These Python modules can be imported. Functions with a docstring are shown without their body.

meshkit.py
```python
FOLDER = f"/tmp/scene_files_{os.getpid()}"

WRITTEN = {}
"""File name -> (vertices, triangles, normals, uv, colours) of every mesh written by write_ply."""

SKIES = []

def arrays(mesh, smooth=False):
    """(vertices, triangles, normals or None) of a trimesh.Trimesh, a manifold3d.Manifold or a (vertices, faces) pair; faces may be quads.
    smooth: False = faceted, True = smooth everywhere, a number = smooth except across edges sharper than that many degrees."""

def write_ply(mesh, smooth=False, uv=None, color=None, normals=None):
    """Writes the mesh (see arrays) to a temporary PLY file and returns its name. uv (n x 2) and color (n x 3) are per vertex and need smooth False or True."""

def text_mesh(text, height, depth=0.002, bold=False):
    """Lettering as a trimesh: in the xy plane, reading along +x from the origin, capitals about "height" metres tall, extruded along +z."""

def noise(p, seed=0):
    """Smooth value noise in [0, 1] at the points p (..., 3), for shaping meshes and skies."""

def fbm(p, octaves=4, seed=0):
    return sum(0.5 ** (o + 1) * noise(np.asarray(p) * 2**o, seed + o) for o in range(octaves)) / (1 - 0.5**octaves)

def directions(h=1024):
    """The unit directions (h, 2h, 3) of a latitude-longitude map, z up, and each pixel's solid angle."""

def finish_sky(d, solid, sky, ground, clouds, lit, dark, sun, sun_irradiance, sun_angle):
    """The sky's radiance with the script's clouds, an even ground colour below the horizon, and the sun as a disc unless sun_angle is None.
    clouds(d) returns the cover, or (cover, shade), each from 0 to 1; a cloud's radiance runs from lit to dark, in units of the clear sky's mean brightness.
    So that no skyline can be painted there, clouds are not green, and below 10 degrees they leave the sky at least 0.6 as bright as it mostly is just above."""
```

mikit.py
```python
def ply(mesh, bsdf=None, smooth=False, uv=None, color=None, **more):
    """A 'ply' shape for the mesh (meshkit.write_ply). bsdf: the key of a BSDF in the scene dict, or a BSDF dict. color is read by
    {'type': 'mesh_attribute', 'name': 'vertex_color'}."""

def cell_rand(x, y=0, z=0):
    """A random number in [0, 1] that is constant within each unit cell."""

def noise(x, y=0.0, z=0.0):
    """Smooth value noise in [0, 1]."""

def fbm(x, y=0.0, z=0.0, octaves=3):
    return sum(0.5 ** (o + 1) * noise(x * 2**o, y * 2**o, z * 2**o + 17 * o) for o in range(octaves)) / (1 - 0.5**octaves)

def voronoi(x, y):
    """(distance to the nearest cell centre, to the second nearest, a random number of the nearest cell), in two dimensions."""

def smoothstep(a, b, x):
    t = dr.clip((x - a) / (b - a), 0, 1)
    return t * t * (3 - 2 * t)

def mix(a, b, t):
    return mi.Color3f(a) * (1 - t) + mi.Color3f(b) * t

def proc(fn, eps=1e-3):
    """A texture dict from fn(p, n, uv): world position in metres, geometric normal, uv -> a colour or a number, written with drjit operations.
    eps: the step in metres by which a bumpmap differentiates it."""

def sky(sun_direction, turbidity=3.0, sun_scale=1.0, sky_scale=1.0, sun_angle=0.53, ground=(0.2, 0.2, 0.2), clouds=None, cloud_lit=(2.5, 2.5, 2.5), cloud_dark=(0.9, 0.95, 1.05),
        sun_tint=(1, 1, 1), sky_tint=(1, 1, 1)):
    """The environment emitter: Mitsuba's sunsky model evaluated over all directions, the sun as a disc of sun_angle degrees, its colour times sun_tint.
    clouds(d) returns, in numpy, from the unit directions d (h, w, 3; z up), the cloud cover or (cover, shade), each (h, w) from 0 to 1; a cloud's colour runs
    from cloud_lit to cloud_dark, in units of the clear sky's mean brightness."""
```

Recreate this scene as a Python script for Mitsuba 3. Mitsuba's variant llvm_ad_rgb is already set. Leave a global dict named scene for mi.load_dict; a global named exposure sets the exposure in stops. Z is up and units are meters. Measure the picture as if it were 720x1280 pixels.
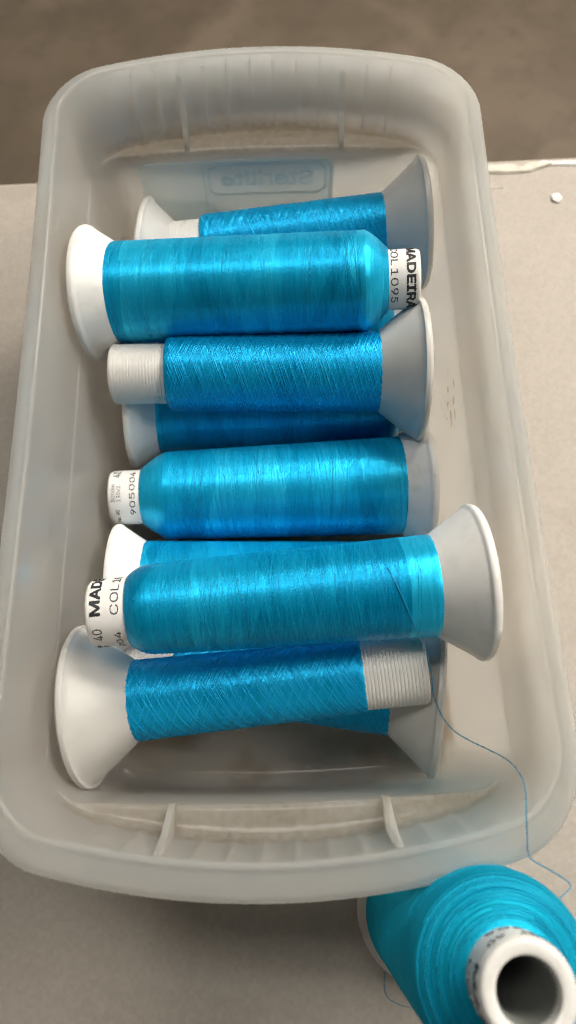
import math, random
import numpy as np
import trimesh
import drjit as dr
import mitsuba as mi
import mikit, meshkit
from mikit import noise, fbm, smoothstep, mix, cell_rand

T = mi.ScalarTransform4f
scene, labels = {'type': 'scene'}, {}
exposure = 0.0

# ------------------------------------------------------------------ camera
CO = np.array([0.00624519, -0.15039766, 0.38161191])
CR = np.array([0.99953249, -0.02924115, -0.00893047])
CU = np.array([0.03054361, 0.94185856, 0.33461851])
CF = np.array([0.00137339, 0.33473484, -0.94231136])
scene['camera'] = {
    'type': 'thinlens', 'fov': math.degrees(2 * math.atan(360 / 920.0)), 'fov_axis': 'x',
    'aperture_radius': 0.0015, 'focus_distance': 0.315, 'near_clip': 0.02, 'far_clip': 30.0,
    'to_world': T().look_at(origin=CO.tolist(), target=(CO + CF).tolist(), up=CU.tolist())}

# ------------------------------------------------------------------ lamps (ceiling fixtures, well above the table)
def lamp(key, centre, sx, sy, rgb, label, face=(0, 0, 0)):
    m = trimesh.creation.box((sx, sy, 0.01))
    h = trimesh.creation.box((sx + 0.06, sy + 0.06, 0.06)); h.apply_translation((0, 0, 0.036))
    c = np.array(centre, float); d = np.array(face, float) - c; d /= np.linalg.norm(d)
    z = -d; x = np.cross([0, 1, 0], z); x /= np.linalg.norm(x); y = np.cross(z, x)
    M = np.eye(4); M[:3, 0], M[:3, 1], M[:3, 2], M[:3, 3] = x, y, z, c
    m.apply_transform(M); h.apply_transform(M)
    scene[key + '__diffuser'] = mikit.ply(m, 'lamp_white', emitter={'type': 'area', 'radiance': {'type': 'rgb', 'value': list(rgb)}})
    scene[key + '__housing'] = mikit.ply(h, 'lamp_white')
    labels[key] = {'label': label, 'category': 'ceiling lamp'}

scene['lamp_white'] = {'type': 'diffuse', 'reflectance': {'type': 'rgb', 'value': [.7, .7, .7]}}
lamp('ceiling_lamp', (1.05, 1.45, 1.75), 1.2, 0.6, (23.0, 21.4, 19.0), 'large warm white ceiling lamp to the right behind the table')
lamp('ceiling_lamp_001', (-0.35, 0.55, 2.2), 1.2, 0.4, (8.6, 8.25, 7.7), 'long white ceiling lamp above the far left of the table')
lamp('ceiling_lamp_002', (1.5, 0.35, 1.9), 0.5, 1.4, (13.5, 12.6, 11.2), 'long warm ceiling lamp far to the right of the table')

# ------------------------------------------------------------------ materials
def rgb(*v): return {'type': 'rgb', 'value': list(v)}

def thread_tone(lo, mid, hi, fine=0.42):
    def fn(p, n, uv):
        u, v = uv.x, uv.y
        wob = 0.003 * noise(v * 5.0, u * 22.0, 1.0)
        seg = dr.floor(u / 0.023)
        tri = dr.abs((v * 2.0 + cell_rand(seg, 5)) - dr.floor(v * 2.0 + cell_rand(seg, 5)) - 0.5) * 2
        wob = wob + (tri - 0.5) * 0.013 * cell_rand(seg, 8)
        a = cell_rand(dr.floor((u + wob) / 0.0120), 3)
        b = cell_rand(dr.floor((u - wob * 1.2) / 0.0062), 9)
        f1 = noise(u / 0.00042 + (a - 0.5) * 60 * v, v * 16.0, 5.0)
        f2 = noise(u / 0.00055 - (b - 0.3) * 46 * v, v * 11.0, 8.0)
        g = noise(u / 0.0005, v * 260.0, 3.0)
        t = dr.clip(0.02 + 0.60 * a + 0.32 * b + fine * (0.55 * (f1 - 0.5) + 0.45 * (f2 - 0.5) + 0.35 * (g - 0.5)), 0, 1)
        return dr.select(t < 0.5, mix(lo, mid, t * 2), mix(mid, hi, t * 2 - 1))
    return fn

def wind_bump(p, n, uv):
    u, v = uv.x, uv.y
    grain = noise(u / 0.00055, v * 230.0, 2.0)
    ring = noise(u / 0.00055 + v * 2.2, v * 9.0, 7.0)
    return 0.55 * grain + 0.45 * ring

def cross_bump(p, n, uv):
    u, v = uv.x, uv.y
    a = noise((u + 0.040 * v) / 0.0009, v * 14.0, 1.0)
    b = noise((u - 0.040 * v) / 0.0009, v * 14.0, 4.0)
    return dr.maximum(a, b)

def thread_mat(fn, bump, scale, rough=0.38):
    return {'type': 'twosided', 'bsdf': {'type': 'bumpmap', 'scale': scale, 'tex': mikit.proc(bump, eps=6e-5),
            'bsdf': {'type': 'principled', 'base_color': mikit.proc(fn), 'roughness': rough, 'metallic': .45, 'anisotropic': 0.5,
                     'specular': 0.8, 'spec_tint': 0.8, 'sheen': 0.5, 'sheen_tint': 0.9}}}

scene['thread_satin'] = thread_mat(thread_tone((.0, .225, .45), (.004, .39, .69), (.022, .55, .85)), wind_bump, 5.5e-5)
scene['thread_matte'] = thread_mat(thread_tone((.002, .34, .54), (.004, .385, .585), (.01, .42, .62)), wind_bump, 1.5e-4, rough=.55)
scene['thread_cross'] = thread_mat(thread_tone((.0, .26, .52), (.002, .33, .62), (.006, .40, .70)), cross_bump, 2.2e-4, rough=0.38)
scene['thread_strand'] = {'type': 'principled', 'base_color': rgb(.005, .38, .72), 'roughness': .27, 'metallic': .35, 'specular': .8, 'spec_tint': .7}
scene['thread_strand_pale'] = {'type': 'principled', 'base_color': rgb(.010, .43, .76), 'roughness': .27, 'metallic': .35, 'specular': .8, 'spec_tint': .7}
scene['thread_fine'] = {'type': 'principled', 'base_color': rgb(.006, .40, .68), 'roughness': .34, 'metallic': .38, 'specular': .8, 'spec_tint': .7}
scene['thread_fine_matte'] = {'type': 'principled', 'base_color': rgb(.006, .40, .61), 'roughness': .5, 'metallic': .25, 'specular': .6, 'spec_tint': .7}
scene['thread_loose'] = {'type': 'principled', 'base_color': rgb(.004, .27, .50), 'roughness': .4, 'metallic': .2, 'specular': .5}
def white_plastic(p, n, uv):
    g = smoothstep(.45, .85, fbm(p.x * 150, p.y * 150, p.z * 150)) * .35 + smoothstep(.72, .80, noise(p.x * 900, p.y * 260, p.z * 900)) * .25 * smoothstep(.5, .7, noise(p.x * 60, p.y * 60, p.z * 60))
    return mix((.79, .78, .75), (.62, .59, .54), g)
scene['core_white'] = {'type': 'principled', 'base_color': mikit.proc(white_plastic), 'roughness': .30, 'specular': .5}
def grey_plastic(p, n, uv):
    g = fbm(p.x * 90, p.y * 90, p.z * 90)
    return mix((.52, .51, .48), (.60, .585, .555), g)
scene['core_grey'] = {'type': 'principled', 'base_color': mikit.proc(grey_plastic), 'roughness': .30, 'specular': .5}
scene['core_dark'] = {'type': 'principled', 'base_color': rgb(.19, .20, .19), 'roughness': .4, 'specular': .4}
scene['core_ivory'] = {'type': 'principled', 'base_color': rgb(.66, .645, .61), 'roughness': .30, 'specular': .5}
scene['label_paper'] = {'type': 'principled', 'base_color': rgb(.80, .785, .76), 'roughness': .45, 'specular': .35}
scene['label_ink'] = {'type': 'principled', 'base_color': rgb(.02, .02, .025), 'roughness': .5}
scene['label_ink_soft'] = {'type': 'principled', 'base_color': rgb(.06, .06, .065), 'roughness': .5}

def bin_colour(p, n, uv):
    base = mix((.95, .935, .905), (.98, .97, .945), fbm(p.x * 30, p.y * 30, p.z * 30))
    ay = dr.abs(p.y)
    led = smoothstep(.1545, .160, ay) * (1 - smoothstep(.0815, .089, p.z)) * smoothstep(.074, .079, p.z)
    grit = fbm(p.x * 420, p.y * 420, p.z * 420) * (0.45 + 0.9 * noise(p.x * 45, p.y * 45, 3.0))
    d = dr.clip(led * (0.10 + 0.5 * grit), 0, .6)
    low = (1 - smoothstep(.004, .012, p.z)) * smoothstep(.45, .8, fbm(p.x * 60, p.y * 60, 2.0)) * .35
    near = (1 - smoothstep(.006, .020, dr.sqrt(dr.square(p.y - .018) + dr.square(p.z - .062)))) * smoothstep(.05, .06, p.x)
    spots = smoothstep(.70, .76, noise(p.x * 330, p.y * 330, p.z * 330)) * near * .55
    d = dr.maximum(d, dr.maximum(low, spots))
    return mix(base, (.52, .43, .30), d)
scene['bin_plastic'] = {'type': 'principledthin', 'base_color': mikit.proc(bin_colour), 'roughness': .14, 'spec_trans': .40, 'diff_trans': 1.60, 'eta': 1.49}
scene['bin_clear'] = {'type': 'principledthin', 'base_color': rgb(.93, .98, .97), 'roughness': .22, 'spec_trans': .25, 'diff_trans': 1.3, 'eta': 1.49}
scene['bin_emboss'] = {'type': 'principledthin', 'base_color': rgb(.84, .90, .90), 'roughness': .25, 'spec_trans': .38, 'diff_trans': 1.2, 'eta': 1.49}

def table_colour(p, n, uv):
    g = fbm(p.x * 560, p.y * 560, 1.0, octaves=2)
    w = fbm(p.x * 14, p.y * 14, 4.0)
    c = mix((.405, .362, .314), (.52, .467, .408), 0.6 * g + 0.4 * w)
    stain = smoothstep(.62, .8, fbm(p.x * 38, p.y * 38, 9.0)) * .25
    return mix(c, (.36, .31, .27), stain)
def table_bump(p, n, uv):
    return fbm(p.x * 900, p.y * 900, 1.0, octaves=2)
scene['table_laminate'] = {'type': 'bumpmap', 'scale': 0.00034, 'tex': mikit.proc(table_bump, eps=2e-4),
    'bsdf': {'type': 'principled', 'base_color': mikit.proc(table_colour), 'roughness': .55, 'specular': .35}}
scene['table_edge'] = {'type': 'principled', 'base_color': rgb(.50, .46, .41), 'roughness': .6}
def floor_colour(p, n, uv):
    x, y = .82 * p.x - .57 * p.y, .57 * p.x + .82 * p.y
    wx, wy = fbm(x * 5, y * 5, 2.0), fbm(y * 5, x * 5, 8.0)
    a = fbm(x * 6 + 2 * wx, y * 6 + 2 * wy, 1.0, octaves=5); b = fbm(x * 31 + 3 * wy, y * 31 + 3 * wx, 6.0, octaves=4)
    c = mix((.165, .129, .094), (.235, .186, .138), dr.clip(2.0 * a - .50, 0, 1))
    c = mix(c, (.125, .096, .07), smoothstep(.45, .75, b) * .30)
    return mix(c, (.30, .255, .20), smoothstep(.68, .82, b) * smoothstep(.5, .7, a) * .3)
scene['floor_concrete'] = {'type': 'principled', 'base_color': mikit.proc(floor_colour), 'roughness': .5, 'specular': .4}
scene['tape_paper'] = {'type': 'principled', 'base_color': rgb(.70, .655, .56), 'roughness': .6}
scene['glue_white'] = {'type': 'principled', 'base_color': rgb(.85, .83, .80), 'roughness': .5}

def tag(key, label=None, cat=None, group=None, kind=None):
    labels[key] = {k: v for k, v in (('label', label), ('category', cat), ('group', group), ('kind', kind)) if v}

# ------------------------------------------------------------------ setting: floor and table
fl = trimesh.creation.box((8, 8, 0.05)); fl.apply_translation((0, 1.5, -.765))
scene['floor'] = mikit.ply(fl, 'floor_concrete'); tag('floor', 'brown stained concrete floor far below the table edge', kind='structure')

ED = np.array([.3801, .0083]); ED /= np.linalg.norm(ED)      # direction of the back edge
EN = np.array([-ED[1], ED[0]])
E0 = np.array([0.0, .2244])
def rounded_slab(w, d, h, r, n=6):
    prof = [(-r + r * math.sin(t), -r + r * math.cos(t)) for t in np.linspace(0, math.pi / 2, n)]
    pts = [(-d, 0)] + prof + [(0, -h), (-d, -h)]
    from shapely.geometry import Polygon
    m = trimesh.creation.extrude_polygon(Polygon(pts), w, engine='earcut')
    # (x=across, y=z) extruded along z -> world
    v = m.vertices.copy(); out = np.zeros_like(v)
    s = v[:, 2] - w / 2
    out[:, :2] = E0 + s[:, None] * ED + v[:, :1] * EN; out[:, 2] = v[:, 1]
    return trimesh.Trimesh(out, m.faces[:, ::-1] if np.linalg.det(np.array([[EN[0], EN[1], 0], [0, 0, 1], [ED[0], ED[1], 0]])) < 0 else m.faces, process=False)
scene['table__tabletop'] = mikit.ply(rounded_slab(1.8, .75, .028, .003), 'table_laminate', smooth=30)
tag('table', 'beige pebble textured folding table with a worn back edge', 'table')
def table_pt(s, d, z=0.0):   # s along the back edge, d in from it
    p = E0 + s * ED - d * EN
    return [p[0], p[1], z]
for i, (s, d) in enumerate(((-.8, .1), (.8, .1), (-.8, .65), (.8, .65))):
    m = trimesh.creation.cylinder(.016, .71, sections=16); p = table_pt(s, d); m.apply_translation((p[0], p[1], -.028 - .355))
    scene['table__leg' + (f'_{i:03d}' if i else '')] = mikit.ply(m, 'table_edge', smooth=30)

# worn back edge: ragged strip of old tape, glue crumb, scratch of peeled paper
def ragged_strip(s0, s1, d0, d1, h, seed, n=46, m=7, slope=0.0, bite=0.0):
    g = np.random.default_rng(seed)
    ss = np.linspace(s0, s1, n); a = d0 + g.normal(0, .0005, n).cumsum() * .35; b = d1 + g.normal(0, .0004, n).cumsum() * .4 + slope * (ss - s0); a = a + bite * np.exp(-((ss - s0 - .62 * (s1 - s0)) / .0035) ** 2)
    taper = np.clip(np.minimum((ss - s0) / .004, (s1 - ss) / .014), 0.06, 1)
    top = []
    for i in range(n):
        for j in range(m):
            t = j / (m - 1); mid = (a[i] + b[i]) / 2; dd = mid + (t - .5) * (b[i] - a[i]) * taper[i]
            z = h * (.12 if j in (0, m - 1) else 1.0) * (0.75 + .5 * meshkit.noise(np.array([ss[i] * 520, t * 3, seed])))
            top.append(table_pt(ss[i], dd, z))
    top = np.array(top); bot = top.copy(); bot[:, 2] = -.0004
    N = n * m; F = []
    q = lambda i, j: i * m + j
    for i in range(n - 1):
        for j in range(m - 1):
            A, B, C, D = q(i, j), q(i + 1, j), q(i + 1, j + 1), q(i, j + 1)
            F += [[A, C, B], [A, D, C], [A + N, B + N, C + N], [A + N, C + N, D + N]]
    per = [q(i, 0) for i in range(n)] + [q(n - 1, j) for j in range(1, m)] + [q(i, m - 1) for i in range(n - 2, -1, -1)] + [q(0, j) for j in range(m - 2, 0, -1)]
    for k in range(len(per)):
        A, B = per[k], per[(k + 1) % len(per)]
        F += [[A, B, B + N], [A, B + N, A + N]]
    mm = trimesh.Trimesh(np.vstack([top, bot]), F, process=False); trimesh.repair.fix_normals(mm)
    return mm
scene['torn_tape'] = mikit.ply(ragged_strip(.134, .187, .0045, .0125, .0017, 5, bite=.0045), 'tape_paper', smooth=25)
tag('torn_tape', 'torn cream strip of old tape stuck along the back edge of the table', 'tape')
scene['torn_tape_001'] = mikit.ply(ragged_strip(.176, .215, .0045, .0075, .0013, 8), 'glue_white', smooth=50)
tag('torn_tape_001', 'small white shred of tape at the far right of the back table edge', 'tape')
scene['paper_shred'] = mikit.ply(ragged_strip(.138, .153, .0235, .0250, .0005, 11, slope=-.09), 'glue_white', smooth=50)
tag('paper_shred', 'thin pale paper shred on the table beside the bin rim', 'paper shred')
gc = trimesh.creation.icosphere(3, .0036); vv = gc.vertices * (0.6 + .8 * meshkit.fbm(gc.vertices * 420 + 3, 3)[:, None]); vv[:, 2] = np.maximum(vv[:, 2] * .45, -.0005)
gc = trimesh.Trimesh(vv + np.array([.18605, .1943, .0006]), gc.faces)
scene['glue_crumb'] = mikit.ply(gc, 'glue_white', smooth=True)
tag('glue_crumb', 'small white crumb of dried glue on the table right of the bin', 'crumb')

# ------------------------------------------------------------------ storage bin
H, ZL = .121, .080
def half_w(z): return .0950 - (H - z) * .090
def smooth01(t): t = np.clip(t, 0, 1); return t * t * (3 - 2 * t)
NS, NE, NC = 40, 150, 14
def plan(w, l, R, bow, flute=0.0):
    """Ring of plan points: straight sides, bowed and (optionally) fluted ends."""
    pts = []
    def corner(cx, cy, a0):
        for a in np.radians(a0 + np.linspace(0, 90, NC, endpoint=False)): pts.append((cx + R * math.cos(a), cy + R * math.sin(a)))
    for t in np.linspace(-1, 1, NS, endpoint=False): pts.append((w, t * (l - R)))
    corner(w - R, l - R, 0)
    for t in np.linspace(1, -1, NE, endpoint=False): pts.append((t * (w - R), l))
    corner(-(w - R), l - R, 90)
    for t in np.linspace(1, -1, NS, endpoint=False): pts.append((-w, t * (l - R)))
    corner(-(w - R), -(l - R), 180)
    for t in np.linspace(-1, 1, NE, endpoint=False): pts.append((t * (w - R), -l))
    corner(w - R, -(l - R), 270)
    P = np.array(pts); x, y = P[:, 0].copy(), P[:, 1].copy()
    y2 = y + np.sign(y) * bow * (1 - (x / w) ** 2) * np.clip(np.abs(y) / l, 0, 1) ** 4
    if flute:
        k = x / .0115 + .5
        fr = np.abs(np.sin(np.pi * k))
        fade = 1 - smooth01((np.abs(x) - .066) / .012)
        y2 = y2 + np.where(np.abs(y) > l - 1e-4, np.sign(y) * flute * fr ** .5 * fade, 0)
    x2 = x - np.sign(x) * .002 * (1 - (y / l) ** 2) * (np.abs(x) > w - R)
    return np.stack([x2, y2], 1)
def offset(P, d):
    """Moves a plan ring outwards by d (scalar or per point)."""
    t = np.roll(P, -1, 0) - np.roll(P, 1, 0); t /= np.linalg.norm(t, axis=1, keepdims=True) + 1e-12
    return P + np.stack([t[:, 1], -t[:, 0]], 1) * np.broadcast_to(d, (len(P),))[:, None]
def upper(z, flute): return plan(half_w(z), .1615 - (H - z) * .10, .0185, .0157, flute)
def lower(z, inset=0.0): return plan(half_w(z) - .0006 - inset, .1575 - (ZL - z) * .06 - inset, .016 - inset * .3, .0036)
rings = []
def add(P, z): rings.append(np.column_stack([P, np.full(len(P), z)]))
# plain rim curve (no flutes) for the lip; the near end's lip is a little wider
rim = plan(half_w(H), .1615, .0185, .0157)
wide = 1 + .36 * smooth01((-rim[:, 1] - .148) / .02) + .10 * smooth01((rim[:, 1] - .148) / .02)
TH = .0013
# inside going down: from the lip's outer bottom, over the lip, down the wall, ledge, lower wall, floor
for d, z in ((.0098, .1000), (.0101, .1040), (.0100, .1080), (.0096, .1130), (.0092, .1160), (.0086, .1172), (.0078, .1180), (.0060, .1188), (.0040, .1195), (.0026, .1200), (.0020, .1206), (.0017, .1214), (.0012, .1217)):
    add(offset(rim, d * wide), z)
add(offset(rim, .0006), .1216); add(offset(rim, .0002), .1212)
add(offset(upper(.1205, .0), -.0001), .1204)
for t in np.linspace(0, 1, 7):
    z = .1192 - t * (.1192 - .0830); add(upper(z, .0023 * min(1, .5 + 3 * t) * (1 - .6 * max(0, t - .6) / .4)), z)
up = upper(ZL, .0007); lo = lower(ZL)
add(up * .93 + lo * .07, .0812); add(up * .80 + lo * .20, .0803)
for t in (.45, .8): add(up * (1 - t) + lo * t, .0801 - .0003 * t)
add(up * .05 + lo * .95, .0797); add(lower(.0788), .0788); add(lower(.0770), .0772)
for z in (.070, .060, .048, .036, .026, .018): add(lower(z), z)
for a in np.radians((15, 35, 55, 75, 90)):
    z = .010 - .0082 * math.sin(a); add(lower(.010, .0082 * (1 - math.cos(a))), z)
for k in (.9, .75, .55, .3, .1): add(lower(.010, .0082) * [k, k], .0018)
n_in = len(rings)
# underside / outside going up
for k in (.1, .3, .55, .75, .9, 1.0): add(offset(lower(.010, .0082), .0002) * [k, k], .0004)
for a in np.radians((70, 50, 30, 10)):
    z = .0096 - .0092 * math.sin(a); add(offset(lower(.010, .0082 * (1 - math.cos(a))), TH * .8), z)
for z in (.018, .036, .060, .074): add(offset(lower(z), TH), z)
add(offset(lower(.0774), TH), .0776)
add(offset(up * .05 + lo * .95, TH), .0784); add(offset(up * .8 + lo * .2, TH), .0788)
add(offset(upper(.0805, 0), TH + .0012), .0800)
for z in (.085, .095, .105, .112): add(offset(upper(z, 0), TH + .0019), z)
for d, z in ((.0052, .1160), (.0070, .1158), (.0078, .1130), (.0083, .1080), (.0086, .1040), (.0086, .1002)): add(offset(rim, d * wide), z)
R_ = np.array(rings); NR, NP = R_.shape[:2]
Vb = R_.reshape(-1, 3)
i, j = np.meshgrid(np.arange(NR), np.arange(NP), indexing='ij')
q = np.stack([i * NP + j, i * NP + (j + 1) % NP, ((i + 1) % NR) * NP + (j + 1) % NP, ((i + 1) % NR) * NP + j], -1)
keep = np.ones((NR, NP), bool); keep[n_in - 1] = False
q = q[keep]
Fb = np.vstack([q[:, [0, 1, 2]], q[:, [0, 2, 3]]])
ctr = [(n_in - 1, .0018), (n_in, .0004)]
caps = []
for k, (ring, z) in enumerate(ctr):
    ci = len(Vb); Vb = np.vstack([Vb, [[0, 0, z]]])
    a = ring * NP + np.arange(NP); b = ring * NP + (np.arange(NP) + 1) % NP
    caps.append(np.stack([a, b, np.full(NP, ci)], 1) if k == 0 else np.stack([b, a, np.full(NP, ci)], 1))
body = trimesh.Trimesh(Vb, np.vstack([Fb] + caps), process=False)
if body.volume < 0: body.invert()
scene['storage_bin__body'] = mikit.ply(body, 'bin_plastic', smooth=40)
tag('storage_bin', 'translucent milky plastic storage bin full of thread spools on the table', 'storage bin')

def end_y(x, z): return .1575 + .0036 * (1 - (x / .088) ** 2) - (ZL - z) * .06          # inner face of the lower end wall
def upper_y(x, z): return .1615 - (H - z) * .10 + .0157 * (1 - (x / half_w(z)) ** 2)
k = 0
for sy in (1, -1):
    for sx in (-1, 1):
        x0 = .0405 * sx
        prof = [(upper_y(x0, .113) + .0016, .113), (upper_y(x0, .112) + .0004, .1125), (upper_y(x0, .100) - .0022, .100), (end_y(x0, ZL) - .0005, .0835), (end_y(x0, .0775) - .0011, .0775), (upper_y(x0, ZL) + .0016, .0795)]
        from shapely.geometry import Polygon
        g = trimesh.creation.extrude_polygon(Polygon(prof).buffer(-.0004).buffer(.0004), .0024, engine='earcut')
        v = g.vertices; w = np.stack([x0 + (v[:, 2] - .0012) * 1.0, sy * v[:, 0], v[:, 1]], 1)
        g = trimesh.Trimesh(w, g.faces); trimesh.repair.fix_normals(g)
        scene['storage_bin__gusset' + (f'_{k:03d}' if k else '')] = mikit.ply(g, 'bin_plastic', smooth=30); k += 1

# slim moulded ribs between the flutes of the far upper end wall
k = 0
for sy in (1,):
    for m_ in range(-5, 7):
        x0 = (m_ - .5) * .0115
        if abs(abs(x0) - .0405) < .003: continue
        prof = [(upper_y(x0, z) + o, z) for z, o in ((.1175, .0005), (.0835, .0005), (.0835, -.0003), (.0850, -.0009), (.1130, -.0008), (.1175, .0))]
        g = trimesh.creation.extrude_polygon(Polygon(prof), .0011, engine='earcut'); v = g.vertices
        g = trimesh.Trimesh(np.stack([x0 + v[:, 2] - .00045, sy * v[:, 0], v[:, 1]], 1), g.faces); trimesh.repair.fix_normals(g)
        scene['storage_bin__wall_rib' + (f'_{k:03d}' if k else '')] = mikit.ply(g, 'bin_plastic'); k += 1

# maker's panel on the far end wall: a smoother window with an embossed oval and mirrored lettering
from shapely.geometry import box as sbox, Point, LineString
from shapely import affinity
def on_wall(m, proud):
    """m: mesh in (x, height up the wall, depth); laid on the inner far wall."""
    v = m.vertices; z = v[:, 1]
    y = end_y(v[:, 0], z) - proud - v[:, 2]
    mm = trimesh.Trimesh(np.stack([v[:, 0], y, z], 1), m.faces, process=False); trimesh.repair.fix_normals(mm); return mm
def plate(poly, th, res=.004):
    m = trimesh.creation.extrude_polygon(poly, th, engine='earcut'); v, f = trimesh.remesh.subdivide_to_size(m.vertices, m.faces, res); return trimesh.Trimesh(v, f)
pan = sbox(-.0685 + .006, .020 + .006, .0375 - .006, .0735 - .006).buffer(.006)
scene['storage_bin__label_panel'] = mikit.ply(on_wall(plate(pan, .0005, .006), -.0001), 'bin_clear', smooth=30)
ins = sbox(-.0345 + .005, .030, .0365 - .005, .0725 - .005).buffer(.005); rim_in = ins.difference(ins.buffer(-.0012))
scene['storage_bin__label_panel__frame'] = mikit.ply(on_wall(plate(rim_in, .0005), .0004), 'bin_emboss', smooth=30)
ov = sbox(-.0315 + .006, .0500 + .006, .0335 - .006, .0710 - .006).buffer(.0062); ov = ov.difference(ov.buffer(-.0013))
scene['storage_bin__label_panel__oval'] = mikit.ply(on_wall(plate(ov, .0006), .0004), 'bin_emboss', smooth=30)
tx = meshkit.text_mesh('Sterilite', .0100, .0007, bold=True); v, f = trimesh.remesh.subdivide_to_size(tx.vertices, tx.faces, .004); tx = trimesh.Trimesh(v, f)
bx0, bx1 = tx.bounds[:, 0]; sc = .051 / (bx1 - bx0)
tv = tx.vertices.copy(); tv[:, 0] = .001 + (.0255 - (tv[:, 0] - bx0) * sc); tv[:, 1] = .0565 + tv[:, 1] * .95
scene['storage_bin__label_panel__lettering'] = mikit.ply(on_wall(trimesh.Trimesh(tv, tx.faces[:, ::-1]), .0004), 'bin_emboss', smooth=30)

# ------------------------------------------------------------------ spools
def revolve(profile, sections=96, sharp=None, closed=False):
    """Surface of revolution about z with its own uv (u = metres along the axis, v = turn); seam doubled."""
    P = np.array(profile, float); n = len(P)
    th = np.linspace(0, 2 * np.pi, sections + 1)
    r, a = P[:, 1], P[:, 0]
    V = np.stack([r[:, None] * np.cos(th), r[:, None] * np.sin(th), np.broadcast_to(a[:, None], (n, sections + 1))], -1).reshape(-1, 3)
    arc = np.concatenate([[0], np.cumsum(np.linalg.norm(np.diff(P, axis=0), axis=1))])
    UV = np.stack([np.broadcast_to((arc + a[0])[:, None], (n, sections + 1)), np.broadcast_to(th / (2 * np.pi), (n, sections + 1))], -1).reshape(-1, 2)
    m = sections + 1; F = []
    i, j = np.meshgrid(np.arange(n - 1), np.arange(sections), indexing='ij')
    A, B, C, D = i * m + j, (i + 1) * m + j, (i + 1) * m + j + 1, i * m + j + 1
    F = np.concatenate([np.stack([A, C, B], -1).reshape(-1, 3), np.stack([A, D, C], -1).reshape(-1, 3)])
    return V, F, UV
def uv_ply(V, F, UV, bsdf, M): return mikit.ply(trimesh.Trimesh(V, F, process=False), bsdf, smooth=True, uv=UV, to_world=M)
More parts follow.
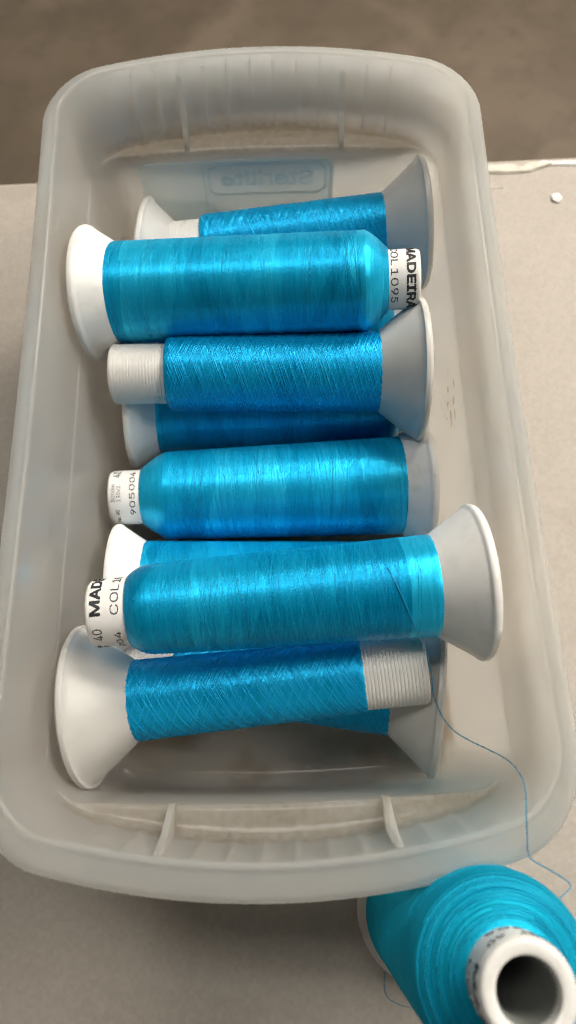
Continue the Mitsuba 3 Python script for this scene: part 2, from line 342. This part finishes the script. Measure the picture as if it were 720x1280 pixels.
def solid(profile, sections=80):
    """Closed revolved solid (profile is a closed loop of (axis, radius))."""
    P = np.array(profile + [profile[0]], float); th = np.linspace(0, 2 * np.pi, sections, endpoint=False); n = len(profile)
    P = P[:-1]
    V = np.stack([P[:, 1][:, None] * np.cos(th), P[:, 1][:, None] * np.sin(th), np.broadcast_to(P[:, 0][:, None], (n, sections))], -1).reshape(-1, 3)
    i, j = np.meshgrid(np.arange(n), np.arange(sections), indexing='ij')
    A, B, C, D = i * sections + j, ((i + 1) % n) * sections + j, ((i + 1) % n) * sections + (j + 1) % sections, i * sections + (j + 1) % sections
    F = np.concatenate([np.stack([A, C, B], -1).reshape(-1, 3), np.stack([A, D, C], -1).reshape(-1, 3)])
    m = trimesh.Trimesh(V, F, process=False)
    if m.volume < 0: m.invert()
    return m
def tubes(paths, rad, sides=4):
    """Many polylines as thin tubes in one mesh; sharp smooth normals are left to smooth=True."""
    Vs, Fs, base = [], [], 0
    for p in paths:
        p = np.asarray(p, float); t = np.gradient(p, axis=0); t /= np.linalg.norm(t, axis=1, keepdims=True) + 1e-12
        up = np.where(np.abs(t[:, 2:]) < .9, [[0, 0, 1.0]], [[1.0, 0, 0]]); a = np.cross(t, up); a /= np.linalg.norm(a, axis=1, keepdims=True) + 1e-12; b = np.cross(t, a)
        an = np.arange(sides) * 2 * np.pi / sides
        V = p[:, None] + rad * (np.cos(an)[None, :, None] * a[:, None] + np.sin(an)[None, :, None] * b[:, None])
        n = len(p); i, j = np.meshgrid(np.arange(n - 1), np.arange(sides), indexing='ij')
        A, B, C, D = i * sides + j, i * sides + (j + 1) % sides, (i + 1) * sides + (j + 1) % sides, (i + 1) * sides + j
        Fs.append(np.concatenate([np.stack([A, B, C], -1).reshape(-1, 3), np.stack([A, C, D], -1).reshape(-1, 3)]) + base); Vs.append(V.reshape(-1, 3)); base += n * sides
    return trimesh.Trimesh(np.vstack(Vs), np.vstack(Fs), process=False)

def frame(fl, tip, roll):
    """to_world for a spool whose flange face sits at fl and whose axis runs to tip; roll turns it about the axis."""
    z = np.array(tip, float) - fl; z /= np.linalg.norm(z)
    ref = np.array([0, 0, 1.0]) if abs(z[2]) < .9 else np.array([0, 1.0, 0])
    x = ref - z * (ref @ z); x /= np.linalg.norm(x); y = np.cross(z, x)
    c, s = math.cos(math.radians(roll)), math.sin(math.radians(roll))
    M = np.eye(4); M[:3, 0], M[:3, 1], M[:3, 2], M[:3, 3] = c * x + s * y, -s * x + c * y, z, fl
    return T(M.tolist())

def wrap_text(text, height, r, a0, ang0, bold=False, xs=1.0, ys=1.0):
    """Lettering bent round the collar: reads round the axis with its top towards the tip. ang0 in degrees is where it starts."""
    m = meshkit.text_mesh(text, height, .00012, bold=bold)
    v, f = trimesh.remesh.subdivide_to_size(m.vertices, m.faces, .0012)
    ang = math.radians(ang0) + v[:, 0] * xs / r
    rr = r + .00003 + v[:, 2]
    return trimesh.Trimesh(np.stack([rr * np.cos(ang), rr * np.sin(ang), a0 + v[:, 1] * ys], 1), f, process=False), math.degrees(v[:, 0].max() * xs / r)

LEN = .157
LENB = .148
def full_spool(key, fl, tip, label, group, r_f=.0235, r_s=.0225, a0=.0135, col=.0155, cham=.007, roll=0, texts=(), seed=0, sh=2.1, strands=26, mat='thread_satin', ridge=0.0):
    g = np.random.default_rng(seed); L = LEN; M = frame(np.array(fl), np.array(tip), roll)
    # flange: hollow white cone with a rounded, stepped rim
    ro = .0318
    prof = [(.0, ro - .0022), (.0004, ro - .0008), (.0012, ro - .0002), (.0026, ro), (.0036, ro - .0004), (.0042, ro - .0013), (.0048, ro - .0016), (.0062, ro - .0026), (.030, .0137), (.030, .0095), (.014, .0095), (.0125, .017), (.0030, ro - .0040), (.0006, ro - .0034)]
    scene[key + '__flange'] = mikit.ply(solid(prof), 'core_white', smooth=35, to_world=M)
    rt = .0132
    tube = [(.0305, rt), (L - .0016, rt), (L - .0008, rt - .0003), (L - .0002, rt - .0009), (L, rt - .0017), (L - .0001, .0096), (L - .0007, .0088), (L - .0020, .0085), (.0305, .0085)]
    scene[key + '__tube'] = mikit.ply(solid(tube), 'core_white', smooth=40, to_world=M)
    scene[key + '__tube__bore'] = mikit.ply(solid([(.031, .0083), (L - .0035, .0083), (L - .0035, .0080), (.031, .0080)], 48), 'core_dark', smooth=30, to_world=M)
    sleeve = [(L - col - .004, rt), (L - col - .004, rt + .00022), (L - .0024, rt + .00022), (L - .0022, rt + .0001), (L - .0022, rt - .0002), (L - col - .004, rt - .0002)]
    scene[key + '__tube__paper_label'] = mikit.ply(solid(sleeve), 'label_paper', smooth=40, to_world=M)
    # wound thread
    a1, a2 = L - col - cham, L - col
    ws = [(a0, r_f - .006), (a0, r_f - .0014), (a0 + .0003, r_f - .0006), (a0 + .0010, r_f - .0001)]
    for t in np.linspace(0.01, 1, 300 if ridge else 150):
        a = a0 + .0015 + t * (a1 - a0 - .0045); r = r_f + (r_s - r_f) * t + .00012 * (meshkit.noise(np.array([a * 420, 1.5, seed])) - .5) * 2 + .00009 * (meshkit.noise(np.array([a * 95, 7.5, seed])) - .5) * 2
        if ridge:       # uneven windings piled into soft hoops
            ph = a / .0085 + 1.1 * meshkit.noise(np.array([a * 130, 3.5, seed])); r += ridge * (.0010 * (abs(math.sin(math.pi * ph)) ** .7 - .6) + .0002 * math.sin(a * 2900))
        ws.append((a, r))
    for t in np.linspace(0.04, 1, 60 if ridge else 16):      # rounded shoulder, then the tapering face
        aa = a1 - .003 + (a2 - a1 + .003) * t; k = t ** sh
        ws.append((aa, r_s + (rt + .0009 - r_s) * k + (.00035 * ridge * (meshkit.noise(np.array([t * 34, 2.5, seed])) - .5) * 1.3 if ridge else .00008 * math.sin(37 * t))))
    ws.append((a2 + .0004, rt - .0004))
    V, F, UV = revolve(ws, 128)
    UV[:, 0] += seed * .37
    scene[key + '__thread'] = uv_ply(V, F, UV, mat, M)
    # stray strands lying over the winding
    paths = []
    R = lambda a: r_f + (r_s - r_f) * (a - a0) / (a1 - a0)
    for _ in range(strands):
        ang = g.uniform(0, 2 * np.pi); a = g.uniform(a0 + .004, a1 - .008); turns = g.uniform(.25, .8); pitch = g.choice([-1, 1]) * g.uniform(.001, .014)
        s = np.linspace(0, 1, 40); aa = np.clip(a + pitch * s * turns * 2 + .0007 * np.sin(s * 5 + ang), a0 + .002, a1 - .0045); th = ang + s * turns * 2 * np.pi
        rr = R(aa) + .00012
        paths.append(np.stack([rr * np.cos(th), rr * np.sin(th), aa], 1))
    fine = []
    for fam in (1, -1):
        for k_ in range(16):
            ang = 2 * np.pi * (k_ + g.uniform(0, 1)) / 16; adv = g.uniform(.010, .022); lo_, hi_ = a0 + .002, a1 - .005
            turns = (hi_ - lo_) / adv; s = np.linspace(0, 1, int(turns * 40)); aa = lo_ + (hi_ - lo_) * s; th = ang + fam * s * turns * 2 * np.pi
            rr = R(aa) + .00002 + .00009 * np.sin(th * 1.7 + k_)
            fine.append(np.stack([rr * np.cos(th), rr * np.sin(th), aa], 1))
    if ridge:
        for _ in range(46):     # single windings standing proud on the tapering face
            t = g.uniform(.12, .97); aa = a1 - .003 + (a2 - a1 + .003) * t; r0 = r_s + (rt + .0009 - r_s) * t ** sh; th = g.uniform(0, 6.28) + np.linspace(0, 2 * np.pi * g.uniform(.4, 1.0), 60)
            w_ = g.uniform(-.0006, .0006) * np.sin(th - th[0]); fine.append(np.stack([(r0 + w_) * np.cos(th), (r0 + w_) * np.sin(th), aa + .00015 + .3 * np.abs(w_)], 1))
    scene[key + '__thread__fine_strand'] = mikit.ply(tubes(fine, .00022 if ridge else .00010), 'thread_fine_matte' if ridge else 'thread_fine', smooth=True, to_world=M); labels[key + '__thread__fine_strand'] = {'kind': 'stuff'}
    if paths:
        scene[key + '__thread__strand'] = mikit.ply(tubes(paths, .00009), 'thread_loose', smooth=True, to_world=M); labels[key + '__thread__strand'] = {'kind': 'stuff'}
    for n_, (text, h, da, ang, bold, xs, ys, ink) in enumerate(texts):
        tm, _ = wrap_text(text, h, rt + .00024, L - da, ang, bold, xs, ys)
        scene[key + '__tube__printed_text' + (f'_{n_:03d}' if n_ else '')] = mikit.ply(tm, ink, to_world=M)
    tag(key, label, 'thread spool', group)

def cross_spool(key, fl, tip, label, group, r_f=.0195, r_s=.0185, a0=.0195, tipl=.024, roll=0, seed=0, tilt=1.0, dens=42):
    g = np.random.default_rng(seed); L = LENB; M = frame(np.array(fl), np.array(tip), roll)
    ro = .0345
    prof = [(.0, ro - .0022), (.0004, ro - .0009), (.0012, ro - .0002), (.0024, ro), (.0033, ro - .0003), (.0036, ro - .0010), (.0040, ro - .0018), (.0056, ro - .0032), (.0270, .0144), (.0275, .0110), (.0240, .0110), (.0040, ro - .0055), (.0008, ro - .0042)]
    scene[key + '__flange'] = mikit.ply(solid(prof, 96), 'core_grey', smooth=30, to_world=M)
    rt = .0143
    tube = [(.0276, rt - .0002)] + [(L - tipl - .006 + .0001, rt)]
    a = L - tipl - .006
    while a < L - .0022:
        tube += [(a + .0001, rt - .0003), (a + .0003, rt - .00008), (a + .0008, rt), (a + .0013, rt - .00008), (a + .0014, rt - .0003)]; a += .0015
    tube += [(L - .0012, rt - .0001), (L - .0004, rt - .0005), (L, rt - .0012), (L - .0002, .0122), (L - .001, .0118), (.0276, .0112)]
    scene[key + '__tube'] = mikit.ply(solid(tube, 80), 'core_ivory', smooth=30, to_world=M)
    a1 = L - tipl
    ws = [(a0, rt - .001), (a0, r_f - .0016), (a0 + .0004, r_f - .0007), (a0 + .0012, r_f - .0002)]
    for t in np.linspace(.02, .97, 60): ws.append((a0 + t * (a1 - a0), r_f + (r_s - r_f) * t))
    ws += [(a1 - .0010, r_s - .0003), (a1 - .0003, r_s - .0010), (a1, r_s - .0020), (a1 + .0001, rt - .001)]
    V, F, UV = revolve(ws, 112); UV[:, 0] += seed * .29
    scene[key + '__thread'] = uv_ply(V, F, UV, 'thread_cross', M)
    paths = []; lo_, hi_ = a0 + .0006, a1 - .0006
    for fam in (1, -1):
        for k_ in range(dens):
            ang = 2 * np.pi * (k_ + g.uniform(-.35, .35)) / dens; adv = tilt * g.uniform(.036, .044)
            turns = (hi_ - lo_) / adv; n = int(turns * 44); s = np.linspace(0, 1, n)
            aa = lo_ + (hi_ - lo_) * s; th = ang + fam * s * turns * 2 * np.pi
            rr = r_f + (r_s - r_f) * (aa - a0) / (a1 - a0) + .00005 + .00012 * np.sin(th * 3.1 + k_ * 2.3 + fam)
            rr -= np.where(s < .01, .0006, 0) + np.where(s > .99, .0007, 0)
            paths.append(np.stack([rr * np.cos(th), rr * np.sin(th), aa], 1))
    scene[key + '__thread__strand'] = mikit.ply(tubes([p_ for k_, p_ in enumerate(paths) if k_ % 3], .00024, 4), 'thread_strand', smooth=True, to_world=M); labels[key + '__thread__strand'] = {'kind': 'stuff'}
    scene[key + '__thread__pale_strand'] = mikit.ply(tubes([p_ for k_, p_ in enumerate(paths) if k_ % 3 == 0], .00024, 4), 'thread_strand_pale', smooth=True, to_world=M); labels[key + '__thread__pale_strand'] = {'kind': 'stuff'}
    tag(key, label, 'thread spool', group)

INK, SOFT = 'label_ink', 'label_ink_soft'
def texts(base, logo=True):
    """The printed collar: bold logo by the tip, colour number by the thread, small yarn data before it. base: where the logo starts, in degrees."""
    out = [('MADEIRA', .0037, .0062 + k * .00012, base + k * .5, True, 1.5, 1.0, INK) for k in (-1, 0, 1)]
    return out + [('COL', .0032, .0134, base + 1, False, 1.5, 1.0, SOFT), ('1095', .0032, .0134, base + 62, False, 1.5, 1.0, SOFT),
            ('40', .0036, .0062, base - 46, False, 1.0, 1.0, SOFT), ('5000m', .0019, .0040, base - 100, False, 1.0, 1.0, SOFT), ('135x2', .0019, .0066, base - 100, False, 1.0, 1.0, SOFT),
            ('905004', .0026, .0134, base - 132, False, 1.8, 1.0, SOFT), ('No. 40', .0018, .0056, base - 150, False, 1.0, 1.0, SOFT)]
GF, GC = None, None
full_spool('thread_spool', (0.0835, -0.0792, 0.09), (-0.0723, -0.0876, 0.09), 'full turquoise spool on top of the pile trailing a loose thread over the bin rim', GF, r_f=.0207, r_s=.0180, a0=.0185, col=.0155, cham=.0065, roll=0, texts=texts(-20), seed=1)
full_spool('thread_spool_001', (-0.0855, 0.0705, 0.082), (0.0735, 0.063, 0.097), 'fat full spool near the far end, white flange by the left wall, label at right', GF, r_f=.0238, r_s=.0225, a0=.0115, col=.0145, cham=.0075, roll=0, texts=texts(-49), sh=1.35, seed=2)
full_spool('thread_spool_002', (0.0765, -0.015, 0.036), (-0.082, -0.019, 0.04), 'full spool across the middle of the bin with tiny printed numbers on its left collar', GF, r_f=.0245, r_s=.0218, a0=.0095, col=.0155, cham=.0095, roll=0, texts=texts(70), sh=1.35, seed=3)
full_spool('thread_spool_003', (-0.0742, 0.0341, 0.033), (0.084, 0.033, 0.026), 'shaded full spool half hidden under the grey cross wound spool in the middle', GF, a0=.0145, roll=0, texts=texts(60), seed=4)
full_spool('thread_spool_004', (-.078, -.064, .034), (.079, -.066, .027), 'full spool with white left flange lying beneath the topmost labelled spool', GF, a0=.0105, roll=0, texts=texts(0), seed=5)
full_spool('thread_spool_005', (-.074, .084, .033), (.084, .082, .025), 'hidden full spool under the fat spool, only a dark teal sliver showing', GF, a0=.0135, roll=0, texts=texts(0), seed=6)
cross_spool('cross_wound_spool', (0.0727, 0.0305, 0.07), (-0.0761, 0.0335, 0.07), 'thin cross wound spool with ribbed grey tube at left and grey cone flange at right', GC, r_f=.0192, r_s=.0178, a0=.0180, tipl=.0265, seed=11)
cross_spool('cross_wound_spool_001', (-0.0845, -0.12, 0.053), (0.0597, -0.1108, 0.066), 'cross wound spool nearest the front wall with large grey cone flange at lower left', GC, r_f=.0170, r_s=.0149, a0=.0175, tipl=.0255, seed=12, tilt=1.25)
cross_spool('cross_wound_spool_002', (0.0735, -0.121, 0.036), (-0.07, -0.098, 0.02), 'cross wound spool on the bin floor under the front spool, grey flange at right', GC, r_f=.0180, r_s=.0160, a0=.0195, tipl=.024, seed=13)
cross_spool('cross_wound_spool_003', (0.086, 0.131, 0.054), (-0.0599, 0.1259, 0.045), 'thin cross wound spool at the far end below the clear panel, grey flange at right', GC, r_f=.0180, r_s=.0160, a0=.0175, tipl=.026, seed=14)
cross_spool('cross_wound_spool_004', (-0.0703, 0.1247, 0.0375), (0.0746, 0.1087, 0.028), 'mostly hidden spool at the far left with only its grey cone flange showing', GC, r_f=.0215, r_s=.0190, a0=.0165, seed=15)

# the spool standing upright on the table in front of the bin
def standing_spool(key, x, y, tipx, tipy):
    full_spool(key, (x, y, .0003), (tipx, tipy, .160), 'full turquoise spool standing upright on the table in front of the bin', GF, r_f=.0282, r_s=.0268, a0=.0070, col=.0150, cham=.0080, roll=0, texts=texts(60), sh=1.25, seed=21, strands=30, mat='thread_matte', ridge=1.5)
standing_spool('thread_spool_006', .0645, -.2105, .0660, -.2065)

# ------------------------------------------------------------------ loose thread from the top spool over the rim to the standing spool
def catmull(P, n=12):
    P = np.array(P, float); P = np.vstack([2 * P[0] - P[1], P, 2 * P[-1] - P[-2]]); out = []
    for a, b, c, d in zip(P[:-3], P[1:-2], P[2:-1], P[3:]):
        t = np.linspace(0, 1, n, endpoint=False)[:, None]
        out.append(.5 * (2 * b + (c - a) * t + (2 * a - 5 * b + 4 * c - d) * t ** 2 + (3 * b - a - 3 * c + d) * t ** 3))
    return np.vstack(out + [P[-2:-1]])
LOOSE = [(0.044, -0.0777, 0.1103), (0.0475, -0.0865, 0.11), (0.0515, -0.0948, 0.1055), (0.055, -0.1001, 0.0978), (0.058, -0.1015, 0.0907), (0.0624, -0.1135, 0.08), (0.0642, -0.1232, 0.072), (0.0707, -0.136, 0.072), (0.0837, -0.1472, 0.094), (0.0842, -0.153, 0.11), (0.083, -0.1585, 0.118), (0.081, -0.1661, 0.1224), (0.0807, -0.1717, 0.1215), (0.0822, -0.1784, 0.116), (0.0896, -0.1828, 0.108), (0.0964, -0.1867, 0.103), (0.0978, -0.189, 0.105), (0.0887, -0.1904, 0.12)]
scene['loose_thread'] = mikit.ply(tubes([catmull(LOOSE)], .00020, 6), 'thread_loose', smooth=True)
tag('loose_thread', 'single loose turquoise thread hanging over the right front corner of the bin', 'thread')
tail = [(.0475, -.2295, .0050), (.0453, -.2309, .0010), (.0433, -.2387, .0005), (.0442, -.2452, .0005), (.0496, -.2484, .0005), (.0549, -.2498, .0005), (.0618, -.2512, .0005)]
scene['loose_thread_001'] = mikit.ply(tubes([catmull(tail)], .00013, 6), 'thread_loose', smooth=True)
tag('loose_thread_001', 'short dark thread tail on the table at the foot of the standing spool', 'thread')
